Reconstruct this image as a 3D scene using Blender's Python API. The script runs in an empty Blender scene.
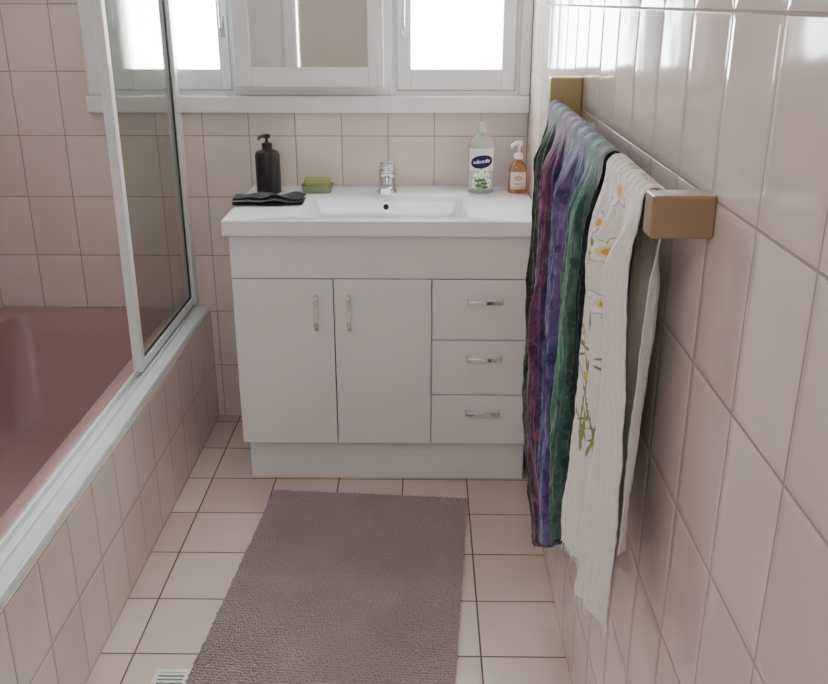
import bpy, math, random
import numpy as np
from mathutils import Vector, Matrix, noise as mnoise
random.seed(4); np.random.seed(4)
C = bpy.context.scene.collection
PI = math.pi

# ------------------------------------------------------------------ materials
def newmat(name):
    m = bpy.data.materials.new(name); m.use_nodes = True
    nt = m.node_tree; b = nt.nodes['Principled BSDF']
    return m, nt, b
def srgb(r, g, b):
    f = lambda c: (c/255/12.92) if c/255 <= .04045 else ((c/255+.055)/1.055)**2.4
    return (f(r), f(g), f(b), 1)
def plain(name, col, rough=.5, metal=0, spec=.5, noise=.06, nscale=14, bump=0, bscale=80, coat=0, **kw):
    m, nt, b = newmat(name)
    n = nt.nodes.new('ShaderNodeTexNoise'); n.inputs['Scale'].default_value = nscale
    g = nt.nodes.new('ShaderNodeNewGeometry'); nt.links.new(g.outputs['Position'], n.inputs['Vector'])
    mx = nt.nodes.new('ShaderNodeMix'); mx.data_type = 'RGBA'
    mx.inputs['A'].default_value = tuple(c*(1-noise) for c in col[:3])+(1,)
    mx.inputs['B'].default_value = tuple(min(1, c*(1+noise)) for c in col[:3])+(1,)
    nt.links.new(n.outputs['Fac'], mx.inputs['Factor']); nt.links.new(mx.outputs['Result'], b.inputs['Base Color'])
    b.inputs['Roughness'].default_value = rough; b.inputs['Metallic'].default_value = metal
    b.inputs['Specular IOR Level'].default_value = spec
    b.inputs['Coat Weight'].default_value = coat
    for k, v in kw.items(): b.inputs[k.replace('_', ' ')].default_value = v
    if bump:
        n2 = nt.nodes.new('ShaderNodeTexNoise'); n2.inputs['Scale'].default_value = bscale
        nt.links.new(g.outputs['Position'], n2.inputs['Vector'])
        bp = nt.nodes.new('ShaderNodeBump'); bp.inputs['Strength'].default_value = bump; bp.inputs['Distance'].default_value = .002
        nt.links.new(n2.outputs['Fac'], bp.inputs['Height']); nt.links.new(bp.outputs['Normal'], b.inputs['Normal'])
    return m
def tile_mat(name, axes, w, h, ox, oy, c1, c2, grout, rough=.12, gw=.0018, tilt=.012, ripple=.12, pillow=.5):
    m, nt, b = newmat(name); N = nt.nodes.new; L = nt.links.new
    g = N('ShaderNodeNewGeometry'); sp = N('ShaderNodeSeparateXYZ'); L(g.outputs['Position'], sp.inputs[0])
    cb = N('ShaderNodeCombineXYZ'); L(sp.outputs[axes[0]], cb.inputs[0]); L(sp.outputs[axes[1]], cb.inputs[1])
    ad = N('ShaderNodeVectorMath'); ad.operation = 'ADD'; ad.inputs[1].default_value = (-ox+50*w, -oy+50*h, 0); L(cb.outputs[0], ad.inputs[0])
    def brick(size, smooth):
        br = N('ShaderNodeTexBrick'); br.offset = 0; br.squash = 1; L(ad.outputs[0], br.inputs['Vector'])
        br.inputs['Color1'].default_value = c1; br.inputs['Color2'].default_value = c2; br.inputs['Mortar'].default_value = grout
        br.inputs['Scale'].default_value = 1; br.inputs['Mortar Size'].default_value = size; br.inputs['Mortar Smooth'].default_value = smooth
        br.inputs['Brick Width'].default_value = w; br.inputs['Row Height'].default_value = h
        return br
    br = brick(gw, .35); bw = brick(.011, 1.0)
    ns = N('ShaderNodeTexNoise'); ns.inputs['Scale'].default_value = 5; L(g.outputs['Position'], ns.inputs['Vector'])
    rp = N('ShaderNodeMapRange'); rp.inputs['To Min'].default_value = .9; rp.inputs['To Max'].default_value = 1.08; L(ns.outputs['Fac'], rp.inputs['Value'])
    mu = N('ShaderNodeVectorMath'); mu.operation = 'SCALE'; L(br.outputs['Color'], mu.inputs[0]); L(rp.outputs[0], mu.inputs['Scale'])
    L(mu.outputs[0], b.inputs['Base Color'])
    inv = N('ShaderNodeMath'); inv.operation = 'SUBTRACT'; inv.inputs[0].default_value = 1; L(br.outputs['Fac'], inv.inputs[1])
    pw = N('ShaderNodeMath'); pw.operation = 'MULTIPLY_ADD'; L(bw.outputs['Fac'], pw.inputs[0]); pw.inputs[1].default_value = -pillow; L(inv.outputs[0], pw.inputs[2])
    n2 = N('ShaderNodeTexNoise'); n2.inputs['Scale'].default_value = 11; n2.inputs['Detail'].default_value = 1; L(g.outputs['Position'], n2.inputs['Vector'])
    m2 = N('ShaderNodeMath'); m2.operation = 'MULTIPLY_ADD'; L(n2.outputs['Fac'], m2.inputs[0]); m2.inputs[1].default_value = ripple*3; L(pw.outputs[0], m2.inputs[2])
    bp = N('ShaderNodeBump'); bp.inputs['Strength'].default_value = .6; bp.inputs['Distance'].default_value = .0015; L(m2.outputs[0], bp.inputs['Height'])
    dv = N('ShaderNodeVectorMath'); dv.operation = 'DIVIDE'; dv.inputs[1].default_value = (w, h, 1); L(ad.outputs[0], dv.inputs[0])
    fl = N('ShaderNodeVectorMath'); fl.operation = 'FLOOR'; L(dv.outputs[0], fl.inputs[0])
    wn = N('ShaderNodeTexWhiteNoise'); L(fl.outputs[0], wn.inputs['Vector'])
    sb = N('ShaderNodeVectorMath'); sb.operation = 'SUBTRACT'; sb.inputs[1].default_value = (.5, .5, .5); L(wn.outputs['Color'], sb.inputs[0])
    sc = N('ShaderNodeVectorMath'); sc.operation = 'SCALE'; sc.inputs['Scale'].default_value = tilt*2; L(sb.outputs[0], sc.inputs[0])
    a2 = N('ShaderNodeVectorMath'); a2.operation = 'ADD'; L(bp.outputs[0], a2.inputs[0]); L(sc.outputs[0], a2.inputs[1])
    nm = N('ShaderNodeVectorMath'); nm.operation = 'NORMALIZE'; L(a2.outputs[0], nm.inputs[0]); L(nm.outputs[0], b.inputs['Normal'])
    rr = N('ShaderNodeMapRange'); rr.inputs['To Min'].default_value = rough; rr.inputs['To Max'].default_value = .8; L(br.outputs['Fac'], rr.inputs['Value'])
    L(rr.outputs[0], b.inputs['Roughness'])
    return m
def glass_mat(name, tint, base=.04, graz=.3, rough=.02, haze=0):
    m, nt, b = newmat(name); N = nt.nodes.new; L = nt.links.new
    t = N('ShaderNodeBsdfTransparent'); t.inputs[0].default_value = tint
    gl = N('ShaderNodeBsdfGlossy'); gl.inputs['Roughness'].default_value = rough
    lw = N('ShaderNodeLayerWeight'); lw.inputs['Blend'].default_value = .5
    pw = N('ShaderNodeMath'); pw.operation = 'POWER'; pw.inputs[1].default_value = 4; L(lw.outputs['Facing'], pw.inputs[0])
    f = N('ShaderNodeMath'); f.operation = 'MULTIPLY_ADD'; f.inputs[1].default_value = graz; f.inputs[2].default_value = base; L(pw.outputs[0], f.inputs[0])
    mx = N('ShaderNodeMixShader'); L(f.outputs[0], mx.inputs[0]); L(t.outputs[0], mx.inputs[1]); L(gl.outputs[0], mx.inputs[2])
    out = mx
    if haze:
        df = N('ShaderNodeBsdfDiffuse'); df.inputs[0].default_value = (.7,.72,.7,1)
        tr = N('ShaderNodeBsdfTranslucent'); tr.inputs[0].default_value = (.7,.72,.7,1)
        m1 = N('ShaderNodeMixShader'); m1.inputs[0].default_value = .5; L(df.outputs[0], m1.inputs[1]); L(tr.outputs[0], m1.inputs[2])
        m2 = N('ShaderNodeMixShader'); m2.inputs[0].default_value = haze; L(mx.outputs[0], m2.inputs[1]); L(m1.outputs[0], m2.inputs[2]); out = m2
    L(out.outputs[0], nt.nodes['Material Output'].inputs['Surface'])
    return m
def vcol_mat(name, rough=.8, bump=.3, bscale=600, sheen=.3):
    m, nt, b = newmat(name); N = nt.nodes.new; L = nt.links.new
    a = N('ShaderNodeAttribute'); a.attribute_name = 'Col'; L(a.outputs['Color'], b.inputs['Base Color'])
    b.inputs['Roughness'].default_value = rough; b.inputs['Specular IOR Level'].default_value = .2
    b.inputs['Sheen Weight'].default_value = sheen
    if bump:
        g = N('ShaderNodeNewGeometry'); n = N('ShaderNodeTexNoise'); n.inputs['Scale'].default_value = bscale; L(g.outputs['Position'], n.inputs['Vector'])
        n.inputs['Detail'].default_value = 4
        bp = N('ShaderNodeBump'); bp.inputs['Strength'].default_value = bump; bp.inputs['Distance'].default_value = .003
        L(n.outputs['Fac'], bp.inputs['Height']); L(bp.outputs[0], b.inputs['Normal'])
    return m

T1, T2, GR = srgb(233,219,211), srgb(227,210,202), srgb(176,156,146)
TW, TH = .146, .195
M = {}
M['tile_back'] = tile_mat('wall_tile_back', 'XZ', TW, TH, .317, 0, T1, T2, GR, rough=.1)
M['tile_side'] = tile_mat('wall_tile_side', 'YZ', TW, TH, 2.90, 0, T1, T2, GR, rough=.09, tilt=.026, gw=.0022, pillow=.9, ripple=.34)
M['floor'] = tile_mat('floor_tile', 'XY', .195, .2, .128, 2.254, srgb(231,215,201), srgb(216,194,181), srgb(120,90,72), rough=.2, gw=.0025, tilt=.006, pillow=.2)
M['white'] = plain('white_paint', srgb(239,240,241), .35)
M['lam'] = plain('white_laminate', srgb(241,243,244), .22, noise=.02)
M['acryl'] = plain('white_basin', srgb(243,244,246), .1, noise=.01, coat=.3)
M['alu'] = plain('white_aluminium', srgb(234,237,238), .3, noise=.03)
M['ceil'] = plain('ceiling_paint', srgb(234,234,233), .8)
M['tub'] = plain('dusky_pink_enamel', srgb(176,144,141), .32, noise=.06, nscale=4)
M['chrome'] = plain('chrome', (.75,.75,.77,1), .1, 1, noise=.02)
M['brass'] = plain('tan_brass', srgb(158,134,108), .36, .4, noise=.06)
M['brass2'] = plain('aged_brass_cover', srgb(186,170,124), .4, .3, noise=.12)
M['dark'] = plain('dark_gap', (.02,.02,.02,1), .9)
M['black'] = plain('matt_black_plastic', (.012,.012,.014,1), .35)
M['blackcloth'] = plain('black_fabric', (.01,.01,.013,1), .6, bump=.5, bscale=200)
M['glass'] = glass_mat('window_glass', (1,1,1,1))
M['sglass'] = glass_mat('tinted_shower_glass', (.77,.79,.76,1), .04, .35, haze=.04)
M['mirror'] = plain('mirror_silver', (.78,.8,.8,1), .02, 1, noise=.005)
M['clear'] = plain('clear_plastic', (.90,.93,.92,1), .08, noise=.02, Transmission_Weight=.7)
M['wplastic'] = plain('white_plastic', srgb(238,238,238), .3, noise=.02)
M['amber'] = plain('amber_soap', srgb(238,172,120), .08, noise=.06, Transmission_Weight=.75)
M['green'] = plain('olive_green_soap', srgb(146,158,88), .45, noise=.15, nscale=60, bump=.3)
M['dish'] = plain('pale_green_clear_dish', srgb(190,200,165), .1, Transmission_Weight=.6)
M['pile'] = plain('mauve_chenille', srgb(184,167,167), .95, spec=.1, noise=.2, nscale=5, Sheen_Weight=.35)
M['backing'] = plain('mat_backing', srgb(160,144,144), .9)
M['door'] = plain('cream_door_paint', srgb(205,195,178), .5)
M['cloth'] = vcol_mat('printed_cloth', bump=.6, bscale=110)
M['print'] = vcol_mat('printed_label', .35, 0, sheen=0)
M['rubber'] = plain('dark_seal', srgb(62,62,60), .7)

# ------------------------------------------------------------------ mesh building
class MB:
    def __init__(s): s.v = []; s.f = []
    def raw(s, v, f):
        o = len(s.v); s.v += [tuple(p) for p in v]; s.f += [tuple(i+o for i in q) for q in f]; return s
    def box(s, x0, x1, y0, y1, z0, z1):
        v = [(x0,y0,z0),(x1,y0,z0),(x1,y1,z0),(x0,y1,z0),(x0,y0,z1),(x1,y0,z1),(x1,y1,z1),(x0,y1,z1)]
        return s.raw(v, [(0,3,2,1),(4,5,6,7),(0,1,5,4),(1,2,6,5),(2,3,7,6),(3,0,4,7)])
    def loft(s, rings, cap0=True, cap1=True):
        n = len(rings[0]); v = [p for r in rings for p in r]; f = []
        for i in range(len(rings)-1):
            for j in range(n):
                k = (j+1) % n
                f.append((i*n+j, i*n+k, (i+1)*n+k, (i+1)*n+j))
        if cap0: f.append(tuple(range(n))[::-1])
        if cap1: f.append(tuple((len(rings)-1)*n+j for j in range(n)))
        return s.raw(v, f)
    def lathe(s, c, prof, n=32, sy=1):
        return s.loft([[(c[0]+r*math.cos(2*PI*j/n), c[1]+sy*r*math.sin(2*PI*j/n), c[2]+z) for j in range(n)] for r, z in prof])
    def tube(s, pts, r, n=12, flat=1):
        P = [Vector(p) for p in pts]; rings = []
        up = None
        for i, p in enumerate(P):
            t = (P[min(i+1, len(P)-1)]-P[max(i-1, 0)]).normalized()
            if up is None:
                up = Vector((0,0,1)) if abs(t.z) < .9 else Vector((0,1,0))
            a = t.cross(up).normalized(); bb = a.cross(t).normalized(); up = bb
            rr = r[i] if isinstance(r, (list, tuple)) else r
            rings.append([tuple(p+a*rr*math.cos(2*PI*j/n)+bb*rr*flat*math.sin(2*PI*j/n)) for j in range(n)])
        return s.loft(rings)
def rrect(cx, cy, hx, hy, r, z, n=8):
    out = []
    for (sx, sy, a0) in ((1,1,0),(-1,1,PI/2),(-1,-1,PI),(1,-1,1.5*PI)):
        for i in range(n+1):
            a = a0+PI/2*i/n
            out.append((cx+sx*(hx-r)+r*math.cos(a), cy+sy*(hy-r)+r*math.sin(a), z))
    return out
def worg(o):
    v = Vector((0,0,0))
    while o is not None: v += o.location; o = o.parent
    return v
def obj(name, mb, mat, parent=None, bevel=0, smooth=False, seg=2, local=False, label=None):
    V = np.array(mb.v, dtype=float)
    if parent is None:
        org = Vector(((V[:,0].min()+V[:,0].max())/2, (V[:,1].min()+V[:,1].max())/2, V[:,2].min()))
        sub = org; loc = org
    else:
        sub = Vector((0,0,0)) if local else worg(parent); loc = Vector((0,0,0))
    V = V-np.array(sub)
    me = bpy.data.meshes.new(name); me.from_pydata([tuple(p) for p in V], [], mb.f); me.update()
    import bmesh
    bm = bmesh.new(); bm.from_mesh(me); bmesh.ops.recalc_face_normals(bm, faces=bm.faces); bm.to_mesh(me); bm.free()
    me.materials.append(mat)
    o = bpy.data.objects.new(name, me); C.objects.link(o); o.location = loc
    if parent is not None: o.parent = parent
    if smooth:
        me.shade_smooth()
        try: me.set_sharp_from_angle(angle=math.radians(42))
        except Exception: pass
    if bevel:
        md = o.modifiers.new('bevel', 'BEVEL'); md.width = bevel; md.segments = seg; md.limit_method = 'ANGLE'; md.angle_limit = math.radians(40)
    if label: o['label'] = label
    return o
def thing(name, label, cat, loc, group=None, kind=None, rz=0):
    o = bpy.data.objects.new(name, None); C.objects.link(o); o.location = loc; o.rotation_euler = (0,0,rz)
    o['label'] = label
    if cat: o['category'] = cat
    if group: o['group'] = group
    if kind: o['kind'] = kind
    return o
def tag(o, label, cat, group=None, kind=None):
    o['label'] = label; o['category'] = cat
    if group: o['group'] = group
    if kind: o['kind'] = kind
    return o
def struct(name, mb, mat, label, bevel=0, cat=None):
    o = obj(name, mb, mat, None, bevel); o['kind'] = 'structure'; o['label'] = label
    o['category'] = cat or name.split('_')[0]
    return o

# ------------------------------------------------------------------ room shell
XR, XL, YB, YF, ZC = .317, -1.43, 2.90, -.95, 2.4
BX = -.727
struct('floor', MB().box(XL-.1, XR+.1, YF-.1, YB+.12, -.1, 0), M['floor'], 'beige square floor tiles with brown grout')
struct('ceiling', MB().box(XL-.1, XR+.1, YF-.1, YB+.12, ZC, ZC+.1), M['ceil'], 'white painted ceiling above the bathroom')
struct('wall_right', MB().box(XR, XR+.1, YF, YB+.12, 0, ZC), M['tile_side'], 'glossy pink-beige tiled wall carrying the towel rail')
struct('wall_left', MB().box(XL-.1, XL, YF, YB+.12, 0, ZC), M['tile_side'], 'pink-beige tiled wall along the far side of the bath')
W1 = (-.985, -.590); W2 = (-.105, .285); WZ0, WZ1 = 1.10, 2.02
b = MB()
b.box(XL, XR, YB, YB+.12, 0, WZ0); b.box(XL, XR, YB, YB+.12, WZ1, ZC)
b.box(XL, W1[0], YB, YB+.12, WZ0, WZ1); b.box(W1[1], W2[0], YB, YB+.12, WZ0, WZ1); b.box(W2[1], XR, YB, YB+.12, WZ0, WZ1)
struct('wall_back', b, M['tile_back'], 'pink-beige tiled wall behind the vanity and below the windows')
b = MB(); b.box(XL, -.96, YF-.1, YF, 0, ZC); b.box(-.08, XR, YF-.1, YF, 0, ZC); b.box(-.96, -.08, YF-.1, YF, 2.05, ZC)
struct('wall_front', b, M['ceil'], 'pale painted wall with the door opposite the vanity')
d1 = thing('door_1', 'cream painted door in white frame opposite the vanity', 'door', (-.52, YF, 0), kind='structure')
b = MB(); b.box(-.99, -.90, YF-.02, YF+.02, 0, 2.1); b.box(-.14, -.05, YF-.02, YF+.02, 0, 2.1); b.box(-.90, -.14, YF-.02, YF+.02, 2.02, 2.1)
obj('door_frame', b, M['white'], d1, .004)
b = MB(); b.box(-.895, -.145, YF-.06, YF-.02, .005, 2.015)
obj('door_panel', b, M['door'], d1, .003)
b = MB().tube([(-.2, YF-.02, 1.0), (-.2, YF+.03, 1.0), (-.31, YF+.035, 1.0)], .009); obj('handle', b, M['chrome'], d1, smooth=True)

# window joinery
b = MB(); b.box(-1.05, XR-.001, YB-.035, YB, 1.049, 1.100)
struct('trim_1', b, M['white'], 'white painted timber sill under both windows', .004, 'sill')
b = MB(); b.box(-1.045, W1[0], YB-.022, YB, 1.101, 2.09); b.box(W1[0], XR-.001, YB-.022, YB, WZ1, 2.09); b.box(W2[1], XR-.001, YB-.022, YB, 1.101, WZ1)
struct('trim_2', b, M['white'], 'white painted timber architrave round the windows', .003, 'trim')
b = MB(); b.box(W1[1], W2[0], YB-.015, YB, 1.101, WZ1)
struct('trim_3', b, M['white'], 'white painted panel between the two windows', .003, 'trim')
def window(n, x0, x1, sx0, sx1, gx0, gx1, label, latch):
    w = thing('window_%d' % n, label, 'window', ((x0+x1)/2, YB+.05, WZ0), kind='structure')
    b = MB(); b.box(x0, sx0, YB-.005, YB+.10, WZ0, WZ1); b.box(sx1, x1, YB-.005, YB+.10, WZ0, WZ1)
    b.box(sx0, sx1, YB-.005, YB+.10, WZ0, 1.115); b.box(sx0, sx1, YB-.005, YB+.10, WZ1-.02, WZ1)
    b.box(sx0, sx0+.012, YB+.027, YB+.10, 1.115, WZ1-.02); b.box(sx1-.012, sx1, YB+.027, YB+.10, 1.115, WZ1-.02)
    b.box(sx0+.012, sx1-.012, YB+.027, YB+.10, 1.115, 1.130); b.box(sx0+.012, sx1-.012, YB+.027, YB+.10, WZ1-.035, WZ1-.02)
    obj('window_frame', b, M['white'], w, .001)
    b = MB(); s0, s1 = sx0+.002, sx1-.002; z0, z1 = 1.117, WZ1-.022; gz0, gz1 = 1.178, WZ1-.07
    b.box(s0, gx0, YB-.014, YB+.025, z0, z1); b.box(gx1, s1, YB-.014, YB+.025, z0, z1)
    b.box(gx0, gx1, YB-.014, YB+.025, z0, gz0); b.box(gx0, gx1, YB-.014, YB+.025, gz1, z1)
    sash = obj('sash', b, M['white'], w, .003)
    b = MB().box(gx0-.004, gx1+.004, YB+.004, YB+.008, gz0-.004, gz1+.004)
    obj('pane', b, M['glass'], sash)
    b = MB(); b.box(latch-.007, latch+.007, YB-.019, YB-.014, 1.27, 1.33)
    b.tube([(latch, YB-.017, 1.30), (latch, YB-.034, 1.30), (latch, YB-.036, 1.40)], .0045)
    obj('latch', b, M['chrome'], sash, smooth=True)
window(1, W1[0], W1[1], -.965, -.600, -.905, -.634, 'left casement window with bright pane, partly behind the shower glass', -.617)
window(2, W2[0], W2[1], -.092, .272, -.048, .229, 'right casement window with bright pane above the soap bottles', -.070)

# mirror cabinet
mc = thing('mirror_cabinet', 'white framed mirror cabinet between the two windows', 'mirror cabinet', (-.353, 2.885, 1.131))
b = MB(); b.box(-.570, -.136, 2.846, 2.884, 1.133, 1.86); obj('body', b, M['white'], mc, .003)
b = MB(); x0, x1, z0, z1 = -.577, -.129, 1.131, 1.86; g0, g1, h0, h1 = -.528, -.176, 1.187, 1.80
b.box(x0, g0, 2.825, 2.845, z0, z1); b.box(g1, x1, 2.825, 2.845, z0, z1); b.box(g0, g1, 2.825, 2.845, z0, h0); b.box(g0, g1, 2.825, 2.845, h1, z1)
dr = obj('door', b, M['white'], mc, .003)
b = MB(); b.box(g0-.002, g1+.002, 2.836, 2.839, h0-.002, h1+.002); obj('mirror', b, M['mirror'], dr)

# ------------------------------------------------------------------ bath
b = MB(); b.box(BX-.072, BX, 1.10, YB, 0, .392); b.box(XL, BX-.072, 1.10, 1.14, 0, .392)
struct('wall_bath', b, M['tile_side'], 'low tiled wall boxing in the side of the bath')
TX = -.802
bt = thing('bathtub', 'dusky pink built-in bathtub beside the tiled left wall', 'bathtub', ((XL+TX)/2, 2.0, .03))
cx, cy = (XL+TX)/2, (1.145+YB)/2; hx, hy = (TX-XL)/2-.001, (YB-1.145)/2-.001
b = MB(); b.loft([rrect(cx,cy,hx,hy,.004,.36), rrect(cx,cy,hx,hy,.004,.402), rrect(cx,cy,hx-.004,hy-.004,.004,.406),
    rrect(cx,cy,hx-.040,hy-.05,.09,.408), rrect(cx,cy,hx-.053,hy-.064,.085,.398), rrect(cx,cy,hx-.061,hy-.085,.085,.33),
    rrect(cx,cy,hx-.080,hy-.15,.09,.17), rrect(cx,cy,hx-.11,hy-.21,.09,.09), rrect(cx,cy,hx-.145,hy-.26,.08,.065)], False, True)
obj('tub', b, M['tub'], bt, smooth=True)
b = MB().lathe((cx, YB-.42, .066), [(.0,0),(.028,0),(.028,.004),(.02,.006),(0,.006)], 24); obj('drain', b, M['chrome'], bt, smooth=True)

# shower screen
ss = thing('shower_screen', 'white framed tinted glass shower screen standing on the bath edge', 'shower screen', (-.76, 2.5, .392))
b = MB(); b.box(BX-.072, BX-.002, 1.12, YB-.002, .3925, .409); b.box(BX-.072, BX-.064, 1.12, YB-.002, .409, .424); b.box(BX-.046, BX-.040, 1.12, YB-.002, .409, .42); b.box(BX-.010, BX-.002, 1.12, YB-.002, .409, .414)
obj('track', b, M['alu'], ss, .002)
SX = -.782; z0, z1 = .426, 1.95
b = MB(); b.box(SX-.013, SX+.013, 2.275, 2.303, z0, z1); obj('stile', b, M['alu'], ss, .003)
b = MB(); b.box(SX-.016, SX+.018, 2.855, 2.898, z0, z1); obj('stile', b, M['alu'], ss, .003)
b = MB(); b.box(SX-.011, SX+.011, 2.303, 2.855, z0, z0+.026); obj('bottom_rail', b, M['alu'], ss, .003)
b = MB(); b.box(SX-.011, SX+.011, 2.303, 2.855, z1-.026, z1); obj('top_rail', b, M['alu'], ss, .003)
b = MB(); b.box(SX-.002, SX+.002, 2.303, 2.855, z0+.026, z1-.026); obj('glass', b, M['sglass'], ss)
b = MB(); b.box(SX+.002, SX+.006, 2.303, 2.314, z0+.026, z1-.026); b.box(SX+.002, SX+.006, 2.314, 2.845, z0+.026, z0+.033); b.box(SX+.002, SX+.006, 2.845, 2.855, z0+.026, z1-.026)
obj('seal', b, M['rubber'], ss)

# ------------------------------------------------------------------ vanity
VL, VR, VF, VB = -.541, .303, 2.42, 2.893
va = thing('vanity_cabinet', 'white laminate vanity cabinet with two doors and three drawers', 'vanity', ((VL+VR)/2, (VF+VB)/2, 0))
b = MB(); yf = VF+.02
b.box(VL, VL+.018, yf, VB, .14, .774); b.box(VR-.018, VR, yf, VB, .14, .774); b.box(VL+.018, VR-.018, yf, VB, .14, .158)
b.box(VL+.018, VR-.018, VB-.012, VB, .158, .774); b.box(.010, .026, yf, VB-.012, .158, .65)
b.box(VL+.018, VR-.018, yf, yf+.012, .60, .69)
obj('body', b, M['lam'], va, .001)
obj('plinth', MB().box(VL+.010, VR-.004, 2.463, VB-.03, 0, .139), M['lam'], va, .001)
obj('top_panel', MB().box(VL, VR, VF, VF+.018, .651, .774), M['lam'], va, .0015)
def bow(mb, p0, p1, out, w=.011, t=.005):
    a, c = Vector(p0), Vector(p1); o = Vector(out); d = (c-a).normalized(); n = o.normalized(); s = d.cross(n)
    path = [(a, d), (a+o*.75, d), (a+o*.94+d*.003, (d-n).normalized()), (a+o+d*.010, -n), ((a+c)/2+o*1.05, -n), (c+o-d*.010, -n), (c+o*.94-d*.003, (-d-n).normalized()), (c+o*.75, -d), (c, -d)]
    rings = [[p+s*w/2, p-s*w/2, p-s*w/2+q*t, p+s*w/2+q*t] for p, q in path]
    mb.loft([[tuple(v) for v in r] for r in rings]); return mb
for x0, x1, hxp, lb in ((VL, -.2595, -.307, 'left door'), (-.2565, .016, -.215, 'right door')):
    d = obj('door', MB().box(x0, x1, VF, VF+.018, .141, .648), M['lam'], va, .0015, label='%s of the vanity' % lb)
    obj('handle', bow(MB(), (hxp, VF, .604), (hxp, VF, .502), (0, -.026, 0)), M['chrome'], d, .001, smooth=True, label='chrome bow handle')
for z0, z1, hz in ((.4705, .648, .588), (.3005, .4675, .418), (.141, .2975, .248)):
    d = obj('drawer', MB().box(.019, VR, VF, VF+.018, z0, z1), M['lam'], va, .0015)
    obj('handle', bow(MB(), (.116, VF, hz), (.218, VF, hz), (0, -.026, 0)), M['chrome'], d, .001, smooth=True, label='chrome bow handle')

bs = thing('vanity_basin', 'glossy white vanity top with a moulded rectangular basin', 'basin', (-.12, 2.64, .775))
SL, SRr, SF, SB, ST = -.555, .3155, 2.40, 2.897, .819
scx, scy, shx, shy = (SL+SRr)/2, (SF+SB)/2, (SRr-SL)/2, (SB-SF)/2
bcx, bcy, bhx, bhy = -.122, 2.592, .238, .152
b = MB(); b.loft([rrect(bcx,bcy,bhx+.006,bhy+.006,.03,.775), rrect(scx,scy,shx-.002,shy-.002,.003,.775), rrect(scx,scy,shx,shy,.004,.777), rrect(scx,scy,shx,shy,.004,ST-.003), rrect(scx,scy,shx-.003,shy-.003,.004,ST),
    rrect(bcx,bcy,bhx+.002,bhy+.002,.026,ST), rrect(bcx,bcy,bhx-.001,bhy-.001,.025,ST-.002), rrect(bcx,bcy-.0,bhx-.005,bhy-.005,.025,ST-.012),
    rrect(bcx,bcy,bhx-.014,bhy-.012,.028,ST-.06), rrect(bcx,bcy,bhx-.034,bhy-.03,.04,ST-.090), rrect(bcx,bcy,bhx-.12,bhy-.08,.04,ST-.097), rrect(bcx,bcy,.03,.03,.028,ST-.1)], False, True)
obj('basin', b, M['acryl'], bs, smooth=True)
b = MB().lathe((bcx, bcy, ST-.1), [(0,.001),(.03,.001),(.03,.004),(.024,.006),(0,.008)], 24); obj('drain', b, M['chrome'], bs, smooth=True)
oy, oz = bcy+bhy-.0095, ST-.033
b = MB()
ring = []
for (r, dy) in ((.009, .0), (.0165, .0), (.0165, -.004), (.009, -.004)):
    ring.append([(bcx+r*math.cos(2*PI*j/24), oy+dy, oz+r*math.sin(2*PI*j/24)) for j in range(24)])
b.loft(ring+[ring[0]], False, False); ov = obj('overflow_ring', b, M['chrome'], bs, smooth=True)
b = MB().loft([[(bcx+.0092*math.cos(2*PI*j/24), oy-.0016, oz+.0092*math.sin(2*PI*j/24)) for j in range(24)], [(bcx+.0092*math.cos(2*PI*j/24), oy-.0005, oz+.0092*math.sin(2*PI*j/24)) for j in range(24)]])
obj('overflow_hole', b, M['dark'], ov)

# tap
tp = thing('mixer_tap', 'chrome single lever mixer tap at the back of the basin', 'tap', (-.12, 2.795, ST))
b = MB().lathe((-.12, 2.795, ST), [(0,0),(.030,0),(.030,.004),(.0265,.008),(.0255,.05),(.0265,.056),(.0265,.060),(0,.060)], 32); obj('body', b, M['chrome'], tp, smooth=True)
def hull(mb, secs):
    mb.loft([[(-.12-a, y, z-h), (-.12+a, y, z-h), (-.12+a, y, z+h), (-.12-a, y, z+h)] for (a, y, z, h) in secs]); return mb
b = hull(MB(), [(.020,2.79,ST+.034,.016),(.019,2.75,ST+.033,.014),(.018,2.705,ST+.026,.011),(.017,2.685,ST+.022,.011)]); obj('spout', b, M['chrome'], tp, .003, smooth=True)
b = MB().lathe((-.12, 2.795, ST+.0605), [(0,0),(.0255,0),(.0265,.004),(.0255,.016),(.02,.022),(0,.023)], 32)
hull(b, [(.022,2.812,ST+.079,.006),(.023,2.785,ST+.086,.007),(.022,2.75,ST+.094,.006),(.020,2.722,ST+.100,.005)])
obj('lever', b, M['chrome'], tp, .0015, smooth=True)

# black dispenser
x, y = -.485, 2.785
dp = thing('soap_dispenser', 'matt black pump soap dispenser behind the black cloth', 'soap dispenser', (x, y, ST))
b = MB().lathe((x,y,ST), [(0,0),(.035,0),(.0378,.003),(.0378,.08),(.0376,.116),(.034,.125),(.022,.130),(.015,.132),(.015,.139),(0,.139)], 40); obj('bottle', b, M['black'], dp, smooth=True)
b = MB().lathe((x,y,ST), [(0,.139),(.016,.139),(.016,.150),(.008,.153),(.005,.155),(.005,.166),(.0,.166)], 24); obj('collar', b, M['black'], dp, smooth=True)
b = MB().lathe((x,y,ST), [(0,.166),(.011,.166),(.012,.17),(.0115,.177),(0,.179)], 24)
b.tube([(x,y,ST+.172),(x-.01,y-.016,ST+.173),(x-.017,y-.03,ST+.171),(x-.019,y-.034,ST+.165)], [.006,.0055,.005,.004], 10)
obj('pump', b, M['black'], dp, smooth=True)

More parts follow.
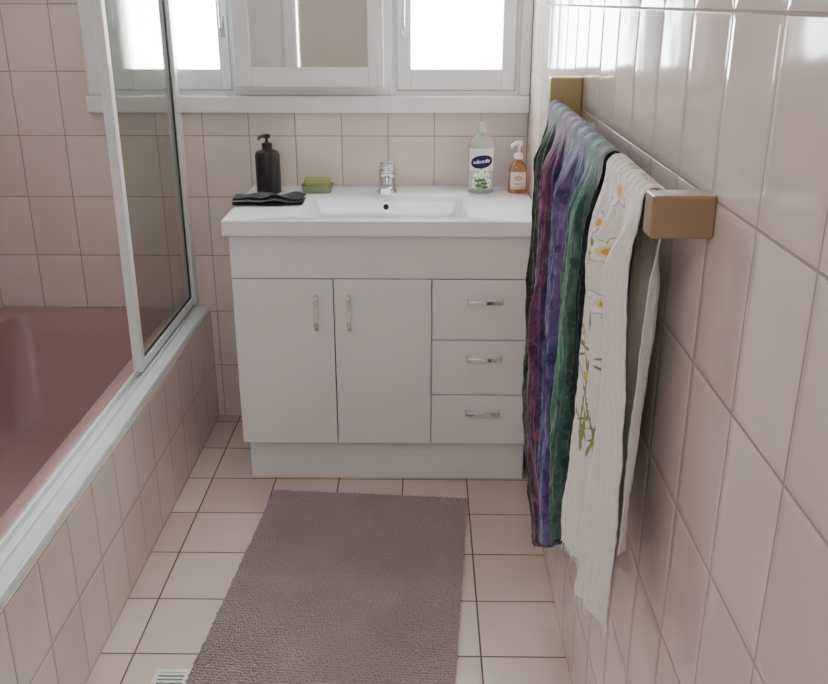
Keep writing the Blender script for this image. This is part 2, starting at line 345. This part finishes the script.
def label_patch(name, c, rx, ry, a0, a1, z0, z1, paint, parent, nu=60, nv=80, prof=None):
    v = []; f = []; col = []
    for j in range(nv+1):
        for i in range(nu+1):
            a = a0+(a1-a0)*i/nu; s = i/nu; t = j/nv
            z = z0+(z1-z0)*t
            v.append((c[0]+rx*math.cos(a), c[1]+ry*math.sin(a), c[2]+z)); col.append(paint(s, t))
    for j in range(nv):
        for i in range(nu):
            q = j*(nu+1)+i; f.append((q, q+1, q+nu+2, q+nu+1))
    o = obj(name, MB().raw(v, f), M['print'], parent, smooth=True)
    at = o.data.color_attributes.new('Col', 'FLOAT_COLOR', 'POINT')
    at.data.foreach_set('color', np.array([(*cc[:3], 1) for cc in col], dtype=np.float32).ravel())
    return o
# clear bottle
x, y = .168, 2.79
hb = thing('soap_bottle', 'tall clear soap bottle with white label and navy emblem', 'soap bottle', (x, y, ST))
b = MB().lathe((x,y,ST), [(0,0),(.034,0),(.0395,.004),(.040,.02),(.039,.10),(.040,.132),(.039,.148),(.034,.162),(.024,.172),(.015,.177),(.0135,.183),(0,.183)], 40, .68); obj('bottle', b, M['clear'], hb, smooth=True)
b = MB().lathe((x,y,ST), [(0,.184),(.0145,.184),(.015,.19),(.015,.196),(.0125,.199),(.0125,.212),(.0,.214)], 28); obj('cap', b, M['clear'], hb, smooth=True, label='translucent cap')
W = srgb(230,233,232); NV = srgb(26,30,66); G = srgb(120,150,92); GD = srgb(84,118,70)
def p1(s, t):
    c = W
    tt = t-.68-.08*(s-.5)
    e = ((s-.5)/.40)**2+(tt/.16)**2
    if e < 1: c = NV
    if .2 < s < .8 and abs(tt) < .07:
        k = int((s-.2)/.1); fr = ((s-.2)/.1-k-.42)
        r2 = math.hypot(fr/.42, tt/.030)
        if .55 < r2 < 1.05: c = (.85,.87,.9,1)
        if k in (1, 4) and abs(fr-.30) < .11 and -.03 < tt < .06: c = (.85,.87,.9,1)
    if t < .46 and e >= 1: c = srgb(186,198,176)
    for (a, bx) in ((.5,.5),(.35,.44),(.65,.57),(.28,.40),(.72,.62)):
        xx = bx+(a-bx)*(t/.45)
        if t < .42 and abs(s-xx) < .016: c = G
    for (fx, ft) in ((.5,.38),(.30,.30),(.70,.32),(.24,.14),(.76,.16)):
        d = math.hypot((s-fx), (ft-t)*.8)
        if d < .10: c = (.92,.92,.9,1) if d > .03 else srgb(220,200,110)
        elif d < .115: c = G
    for (fx, ft) in ((.40,.10),(.6,.15),(.52,.24),(.36,.22),(.62,.06)):
        if ((s-fx)/.12)**2+((t-ft)/.035)**2 < 1: c = GD
    return c
label_patch('label', (x,y,ST), .0406, .0406*.68+.0004, 1.14*PI, 1.86*PI, .014, .138, p1, hb, 110, 140)
# amber bottle
x, y = .281, 2.79
hs = thing('soap_bottle', 'small amber liquid soap bottle with white pump in the corner', 'soap bottle', (x, y, ST))
b = MB().lathe((x,y,ST), [(0,0),(.026,0),(.0295,.004),(.0295,.02),(.0275,.07),(.025,.084),(.017,.094),(.012,.098),(.012,.105),(0,.105)], 36, .72); obj('bottle', b, M['amber'], hs, smooth=True)
b = MB().lathe((x,y,ST), [(0,.105),(.0145,.105),(.0145,.118),(.008,.121),(.0045,.123),(.0045,.143),(0,.143)], 24); obj('collar', b, M['wplastic'], hs, smooth=True)
b = MB().lathe((x,y,ST), [(0,.143),(.010,.143),(.011,.147),(.010,.157),(0,.159)], 20); b.tube([(x,y,ST+.151),(x-.012,y-.014,ST+.152),(x-.022,y-.026,ST+.149),(x-.024,y-.029,ST+.141)], [.0055,.005,.0045,.0038], 10)
obj('pump', b, M['wplastic'], hs, smooth=True)
def p2(s, t):
    c = srgb(242,234,226)
    if ((s-.5)/.26)**2+((t-.64)/.17)**2 < 1: c = srgb(220,170,136)
    if t < .18: c = srgb(232,196,168)
    if .28 < t < .34 and .2 < s < .8: c = srgb(170,120,100)
    return c
label_patch('label', (x,y,ST), .0302, .0302*.72+.0003, 1.22*PI, 1.78*PI, .014, .066, p2, hs, 30, 30)

# soap dish + soap
x, y = -.335, 2.79
b = MB(); b.loft([rrect(x,y,.038,.022,.01,ST), rrect(x,y,.043,.026,.012,ST+.004), rrect(x,y,.049,.033,.014,ST+.024), rrect(x,y,.046,.030,.013,ST+.024), rrect(x,y,.040,.024,.011,ST+.006)], True, True)
o = obj('soap_dish', b, M['dish'], None, smooth=True); tag(o, 'small translucent green soap dish between dispenser and tap', 'soap dish')
b = MB(); b.loft([rrect(x,y,.030,.017,.008,ST+.0065), rrect(x,y,.0385,.0225,.01,ST+.012), rrect(x,y,.0405,.0245,.01,ST+.036), rrect(x,y,.038,.022,.01,ST+.043), rrect(x,y,.02,.01,.006,ST+.0445)])
o = obj('soap_bar', b, M['green'], None, smooth=True); tag(o, 'green bar of soap lying in the soap dish', 'soap')

# folded black cloth
v = []; f = []
prof = []
for k in range(4):
    ys = np.linspace(-.044, .040, 15) if k % 2 == 0 else np.linspace(.040, -.044, 15)
    for yy in ys: prof.append((yy*(1-.05*k), .0025+.0056*k, k))
    if k < 3:
        e = ys[-1]; prof.append((e*1.09, .0025+.0056*k+.0028, k+.5))
nx = 60
for i in range(nx+1):
    s = i/nx; xx = -.560+.202*s
    for j, (yy, zz, k) in enumerate(prof):
        n1 = mnoise.noise(Vector((s*4, yy*24, 1))); n3 = mnoise.noise(Vector((s*7, k*1.3, 5)))
        rise = .65+.7*max(0, n1+.4)
        v.append((xx+.007*n3*(1 if s in (0, 1) else .6), 2.625+yy*(1-.22*s+.10*n3)+.004*math.sin(s*8), ST+.002+zz*rise+(.003*k*(1-abs(2*s-1))*.6)))
n = len(prof)
for i in range(nx):
    for j in range(n-1): f.append((i*n+j, (i+1)*n+j, (i+1)*n+j+1, i*n+j+1))
o = obj('folded_cloth', MB().raw(v, f), M['blackcloth'], None, smooth=True)
md = o.modifiers.new('solid', 'SOLIDIFY'); md.thickness = .0032; md.offset = 0
tag(o, 'folded black cloth on the left corner of the vanity top', 'cloth')

# ------------------------------------------------------------------ towel rail
RX = .262; RZN, RZF = 1.160, 1.172; RYN, RYF = 1.0, 1.915
def rz(y): return RZN+(RZF-RZN)*(y-RYN)/(RYF-RYN)
tr = thing('towel_rail', 'tan metal towel rail with block brackets on the right wall', 'towel rail', (XR, 1.45, 1.17))
b = MB().tube([(RX, 1.005, rz(1.005)), (RX, 1.45, rz(1.45)), (RX, 1.91, rz(1.91))], .0105, 20); obj('rail', b, M['brass'], tr, smooth=True)
b = MB(); b.box(.247, XR-.0005, .980, 1.018, RZN-.031, RZN+.017); obj('bracket', b, M['brass'], tr, .0025, seg=3, label='tan block bracket at the near end')
b = MB(); b.box(.251, XR-.0005, 1.905, 1.945, RZF-.03, RZF+.058); obj('bracket', b, M['brass2'], tr, .003, seg=3, label='brass coloured block bracket at the window end')

def sstep(t):
    t = np.clip(t, 0, 1); return t*t*(3-2*t)
def crinkle(y, z, k, amp):
    return amp*(mnoise.noise(Vector((y*k, z*k*.18, 1.7)))+.45*mnoise.noise(Vector((y*k*2.3, z*k*.5, 7.1)))+.16*mnoise.noise(Vector((y*k*4+z*16, z*k*1.8-y*16, 4.1))))
def drape(name, Y0, Y1, nu, dv, hemf, hemb, xf, xb, yoff, R, paint, label, cat, na=10, cr=(40,.006)):
    nf, nb = int((1.17-.3)/dv), int((1.17-.5)/dv/2)
    us = np.linspace(0, 1, nu+1); V = []; Ccol = []
    rows = nf+na+nb+1
    for u in us:
        hf, hb_ = hemf(u), hemb(u); y0 = Y0+(Y1-Y0)*u; RZ = rz(y0)
        for j in range(rows):
            if j <= nf:
                z = hf+(RZ-hf)*j/nf; t = (RZ-z); k = float(sstep(t/.10))
                x = (RX-R)*(1-k)+(xf(u, z)+crinkle(y0*1.6, z, *cr))*k; side = 0
            elif j <= nf+na:
                a = PI*(j-nf)/na; x = RX-R*math.cos(a); z = RZ+R*math.sin(a)+.0015*(1+math.sin(u*60)); side = 0 if a < PI/2 else 1; t = 0
            else:
                q = (j-nf-na)/nb; z = RZ+(hb_-RZ)*q; t = RZ-z; k = float(sstep(t/.12))
                x = (RX+R)*(1-k)+min(.3135, xb(u, z)+crinkle(y0, z+9, cr[0], cr[1]*.6))*k; side = 1
            y = y0+yoff(u, z, side)*min(1, t/.1+.15)
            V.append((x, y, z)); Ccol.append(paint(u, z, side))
    F = []
    for i in range(nu):
        for j in range(rows-1):
            F.append((i*rows+j, (i+1)*rows+j, (i+1)*rows+j+1, i*rows+j+1))
    o = obj(name, MB().raw(V, F), M['cloth'], None, smooth=True)
    o.data.shade_smooth()
    at = o.data.color_attributes.new('Col', 'FLOAT_COLOR', 'POINT')
    at.data.foreach_set('color', np.array([(c[0], c[1], c[2], 1) for c in Ccol], dtype=np.float32).ravel())
    md = o.modifiers.new('solid', 'SOLIDIFY'); md.thickness = .002; md.offset = 0
    tag(o, label, cat, 'cloths hung over the towel rail')
    return o

K = [(0.0, srgb(22,24,24)), (.10, srgb(18,24,22)), (.17, srgb(52,64,48)), (.22, srgb(20,22,24)), (.28, srgb(30,24,34)), (.34, srgb(98,54,88)), (.42, srgb(62,46,84)), (.48, srgb(116,70,112)),
     (.55, srgb(42,52,100)), (.63, srgb(60,72,124)), (.68, srgb(104,84,130)), (.74, srgb(40,62,102)), (.80, srgb(46,88,100)), (.88, srgb(70,116,96)), (.94, srgb(42,76,70)), (1.0, srgb(24,38,42))]
def ramp(u):
    for (a, ca), (b_, cb) in zip(K, K[1:]):
        if u <= b_:
            t = (u-a)/(b_-a); t = t*t*(3-2*t); return [ca[i]*(1-t)+cb[i]*t for i in range(3)]
    return list(K[-1][1][:3])
def paintA(u, z, side):
    y = u*.75
    w = .05*mnoise.noise(Vector((y*14, z*4, 3)))+.025*mnoise.noise(Vector((y*40, z*30, 8)))
    c = ramp(min(1, max(0, u+w)))
    f = mnoise.noise(Vector((y*46, z*32, 0)))
    g = mnoise.noise(Vector((y*52, z*40, 5)))
    h = mnoise.noise(Vector((y*44+40, z*30, 2)))
    st = .95+.3*mnoise.noise(Vector((y*130, z*40, 4)))
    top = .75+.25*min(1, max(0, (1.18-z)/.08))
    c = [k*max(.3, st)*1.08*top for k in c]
    if f > .32: c = [min(1, c[0]*1.3+.008), c[1]*1.3+.008, c[2]*1.3+.010]
    elif f < -.30: c = [c[0]*.5, c[1]*.5, c[2]*.6]
    if abs(g) < .022: c = [c[0]+.04, c[1]+.055, c[2]+.05]
    if h > .40 and .30 < u < .55: c = [.22, .07, .15]
    return c
def hfA(u): return .135+.42*u+.006*math.sin(u*14)
def xfA(u, z):
    t = (1.17-z); a = .012+.006*min(1, t)
    low = float(sstep((.62-z)/.5))
    uu = u+.02*math.sin(z*4+u*4)
    return .227+.045*low*(1-.6*u)+a*math.sin(uu*27+1.2+1.5*math.sin(uu*6))*(1-.4*low)+.003*math.sin(uu*73)
def xbA(u, z): return .293+.006*math.sin(u*24+z*2)
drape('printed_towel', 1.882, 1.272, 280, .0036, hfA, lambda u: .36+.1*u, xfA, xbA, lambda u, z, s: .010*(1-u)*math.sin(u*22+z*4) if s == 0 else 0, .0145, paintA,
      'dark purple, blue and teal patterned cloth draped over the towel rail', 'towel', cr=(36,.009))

CR = srgb(240,238,232); TN = srgb(206,197,180)
rs = random.Random(5)
FW = .115
flowers = [(.46,1.150,.021),(.30,1.100,.014),(.56,1.072,.021),(.26,1.035,.013),(.56,1.000,.021),(.78,1.11,.012)]
buds = [(.60,.930,.009),(.26,.945,.008),(.76,.905,.008),(.40,.885,.009),(.16,.985,.007)]
stems = [(u0, z0, .46+.30*(u0-.48), .77) for (u0, z0, r) in flowers+buds]
leaves = [(.20+.56*rs.random(), .80+.14*rs.random(), rs.uniform(-1.2,1.2)) for _ in range(17)]+[(.8,1.06,-.7),(.35,1.07,.4),(.4,1.02,.5),(.7,1.03,-.8)]
def paintB(u, z, side):
    c = CR
    wv = .97+.03*math.sin(u*300+3*mnoise.noise(Vector((u*6, z*10, 0))))
    if side == 1:
        q = u+.02*math.sin(z*9)
        if .30 < q < .50 or .62 < q < .88: c = TN
        return [k*wv for k in c[:3]]
    y = u*FW
    for (u0, z0, u1, z1) in stems:
        if z1 < z < z0:
            t = (z0-z)/(z0-z1); xx = (u0+(u1-u0)*t)*FW+.005*math.sin(t*5+u0*20)
            if abs(y-xx) < .0006: c = srgb(146,146,106)
    for (u0, z0, a) in leaves:
        dy, dz = y-u0*FW, z-z0; ca, sa = math.cos(a), math.sin(a)
        p, q = dy*ca+dz*sa, -dy*sa+dz*ca
        if (p/.0017)**2+(q/.010)**2 < 1: c = srgb(152,152,104) if p > 0 else srgb(122,126,84)
    for (u0, z0, r) in flowers:
        dy, dz = y-u0*FW, z-z0; d = math.hypot(dy, dz); a = math.atan2(dz, dy)
        rr = r*(.60+.40*abs(math.cos(a*4)))
        if d < r*.32: c = srgb(220,180,66)
        elif d < rr-.0012: c = srgb(252,250,244) if d > r*.48 else srgb(242,230,190)
        elif d < rr+.0008: c = srgb(180,174,138)
    for (u0, z0, r) in buds:
        dy, dz = y-u0*FW, z-z0; a = math.atan2(dz, dy)
        if math.hypot(dy, dz) < r*(.4+.6*abs(math.cos(a*2.5))): c = srgb(224,190,88)
    return [k*wv for k in c[:3]]
def hfB(u): return .630-.085*u**1.2+.014*math.sin(u*9)+.005*math.sin(u*31)
def xfB(u, z):
    t = 1.17-z; uu = u+.03*math.sin(z*4); low = float(sstep((t-.25)/.35))
    return .231+.013*math.sin(uu*13+.6+.6*math.sin(z*4))+.006*math.sin(uu*31+z*3)-.010*low*(1-u)+.000*low*u+.006*u*float(sstep(t/.25))
def xbB(u, z): return .275+.009*math.sin(u*15+z*2)-.010*float(sstep((1.0-z)/.4))*u
def yoB(u, z, s):
    low = float(sstep((.85-z)/.3))
    return .008*u*math.sin(u*9+z*4)+(.04*(1.17-z)*u if s else -.035*low*(1-u)+.022*low*u)
tb = drape('floral_towel', 1.250, 1.032, 230, .0020, hfB, lambda u: .655+.02*math.sin(u*8), xfB, xbB, yoB, .0145, paintB,
      'cream cotton cloth printed with daisies, at the near end of the towel rail', 'towel', cr=(34,.008))
b = MB()
for i in range(80):
    u = (i+.5)/80; h = hfB(u); yb = 1.250+(1.032-1.250)*u; y0 = yb+yoB(u, h, 0); x0 = xfB(u, h)+crinkle(yb*1.6, h, 34, .008)
    L = .008+.018*random.random()*(.4+.6*u); dx, dy = random.uniform(-.004,.004), random.uniform(-.006,.006)
    b.tube([(x0,y0,h+.003),(x0+dx*.4,y0+dy*.3,h-L*.5),(x0+dx,y0+dy,h-L)], [.0008,.0007,.0004], 5)
obj('fringe', b, plain('cream_thread', CR, .9), tb, smooth=True)

# ------------------------------------------------------------------ bath mat
ang = math.atan2(.06, .80)*-1
mat = thing('bath_mat', 'mauve grey chenille bath mat on the floor before the vanity', 'bath mat', (-.195, 1.89, 0), rz=ang)
mw, ml = .285, .455
b = MB(); b.loft([rrect(0,0,mw-.004,ml-.004,.02,.0008), rrect(0,0,mw,ml,.022,.003), rrect(0,0,mw,ml,.022,.007), rrect(0,0,mw-.004,ml-.004,.02,.009)])
obj('backing', b, M['backing'], mat, smooth=True, local=True)
sx_, sy_ = .0058, .0088
base = []; seg = 6
for k, (r, z) in enumerate(((.8, 0), (1, .5), (.7, .85))):
    for j in range(seg):
        a = 2*PI*(j+.5*k)/seg; base.append((r*math.cos(a), r*math.sin(a), z))
base.append((0, 0, 1)); base = np.array(base); bf = []
for k in range(2):
    for j in range(seg):
        bf.append((k*seg+j, k*seg+(j+1) % seg, (k+1)*seg+(j+1) % seg)); bf.append((k*seg+j, (k+1)*seg+(j+1) % seg, (k+1)*seg+j))
for j in range(seg): bf.append((2*seg+j, 2*seg+(j+1) % seg, 3*seg))
vs = []; fs = []; off = 0
ny = int(2*ml/sy_); nxm = int(2*mw/sx_)
for iy in range(ny+1):
    for ix in range(nxm+1):
        px = -mw+sx_*ix+random.uniform(-.001,.001); py = -ml+sy_*iy+random.uniform(-.0008,.0008)
        if abs(px) > mw+.002 or abs(py) > ml+.002: continue
        h = .0092+random.uniform(0,.0018)+.0016*mnoise.noise(Vector((px*16, py*16, 0))); r = .0036*random.uniform(.88,1.12)
        P = base*np.array((r, r*1.15, h)); tx, ty = random.uniform(-.22,.22), random.uniform(-.18,.18)
        P[:,0] += P[:,2]*tx; P[:,1] += P[:,2]*ty
        P += np.array((px, py, .006)); vs += P.tolist(); fs += [(a+off, c+off, d+off) for a, c, d in bf]; off += len(base)
mb = MB(); mb.v = vs; mb.f = fs
pl = obj('pile', mb, M['pile'], mat, smooth=True, local=True); pl.data.shade_smooth(); pl['kind'] = 'stuff'

# floor drain
fd = thing('floor_drain', 'small square white floor drain grate left of the bath mat', 'floor drain', (-.548, 1.56, 0))
b = MB(); X, Y, h = -.548, 1.562, .038
b.box(X-h, X+h, Y-h, Y-h+.010, .0002, .004); b.box(X-h, X+h, Y+h-.010, Y+h, .0002, .004); b.box(X-h, X-h+.010, Y-h+.010, Y+h-.010, .0002, .004); b.box(X+h-.010, X+h, Y-h+.010, Y+h-.010, .0002, .004)
obj('frame', b, M['wplastic'], fd, .0008)
b = MB()
for k in range(5):
    yy = Y-h+.010+.0112*k+.003; b.box(X-h+.010, X+h-.010, yy, yy+.006, .0004, .0034)
obj('grate', b, M['wplastic'], fd)
obj('sump', MB().box(X-h+.010, X+h-.010, Y-h+.010, Y+h-.010, .0001, .0003), M['dark'], fd)

# ------------------------------------------------------------------ light
w = bpy.data.worlds.new('World'); bpy.context.scene.world = w; w.use_nodes = True
bg = w.node_tree.nodes['Background']; bg.inputs[0].default_value = (.91,.965,1,1); bg.inputs[1].default_value = 31
def area(name, loc, rot, sx, sy, e, col=(1,1,1), portal=False):
    l = bpy.data.lights.new(name, 'AREA'); l.shape = 'RECTANGLE'; l.size = sx; l.size_y = sy; l.energy = e; l.color = col
    if portal: l.cycles.is_portal = True
    o = bpy.data.objects.new(name, l); C.objects.link(o); o.location = loc; o.rotation_euler = rot; return o
for n, (x0, x1) in enumerate((W1, W2)):
    area('window_portal', ((x0+x1)/2, YB+.13, (WZ0+WZ1)/2), (math.radians(-90), 0, 0), x1-x0, WZ1-WZ0, 1, portal=True)
area('room_light', (-.3, -.4, 2.3), (math.radians(32), 0, 0), .7, .7, 11, (.98,.99,1))

# ------------------------------------------------------------------ camera
cam = bpy.data.cameras.new('Camera'); cam.sensor_width = 36; cam.lens = 907/828*36; cam.clip_start = .02
co = bpy.data.objects.new('Camera', cam); C.objects.link(co)
co.location = (0, 0, 1.376); co.rotation_euler = (math.radians(90-20.66), 0, math.radians(.77))
bpy.context.scene.camera = co
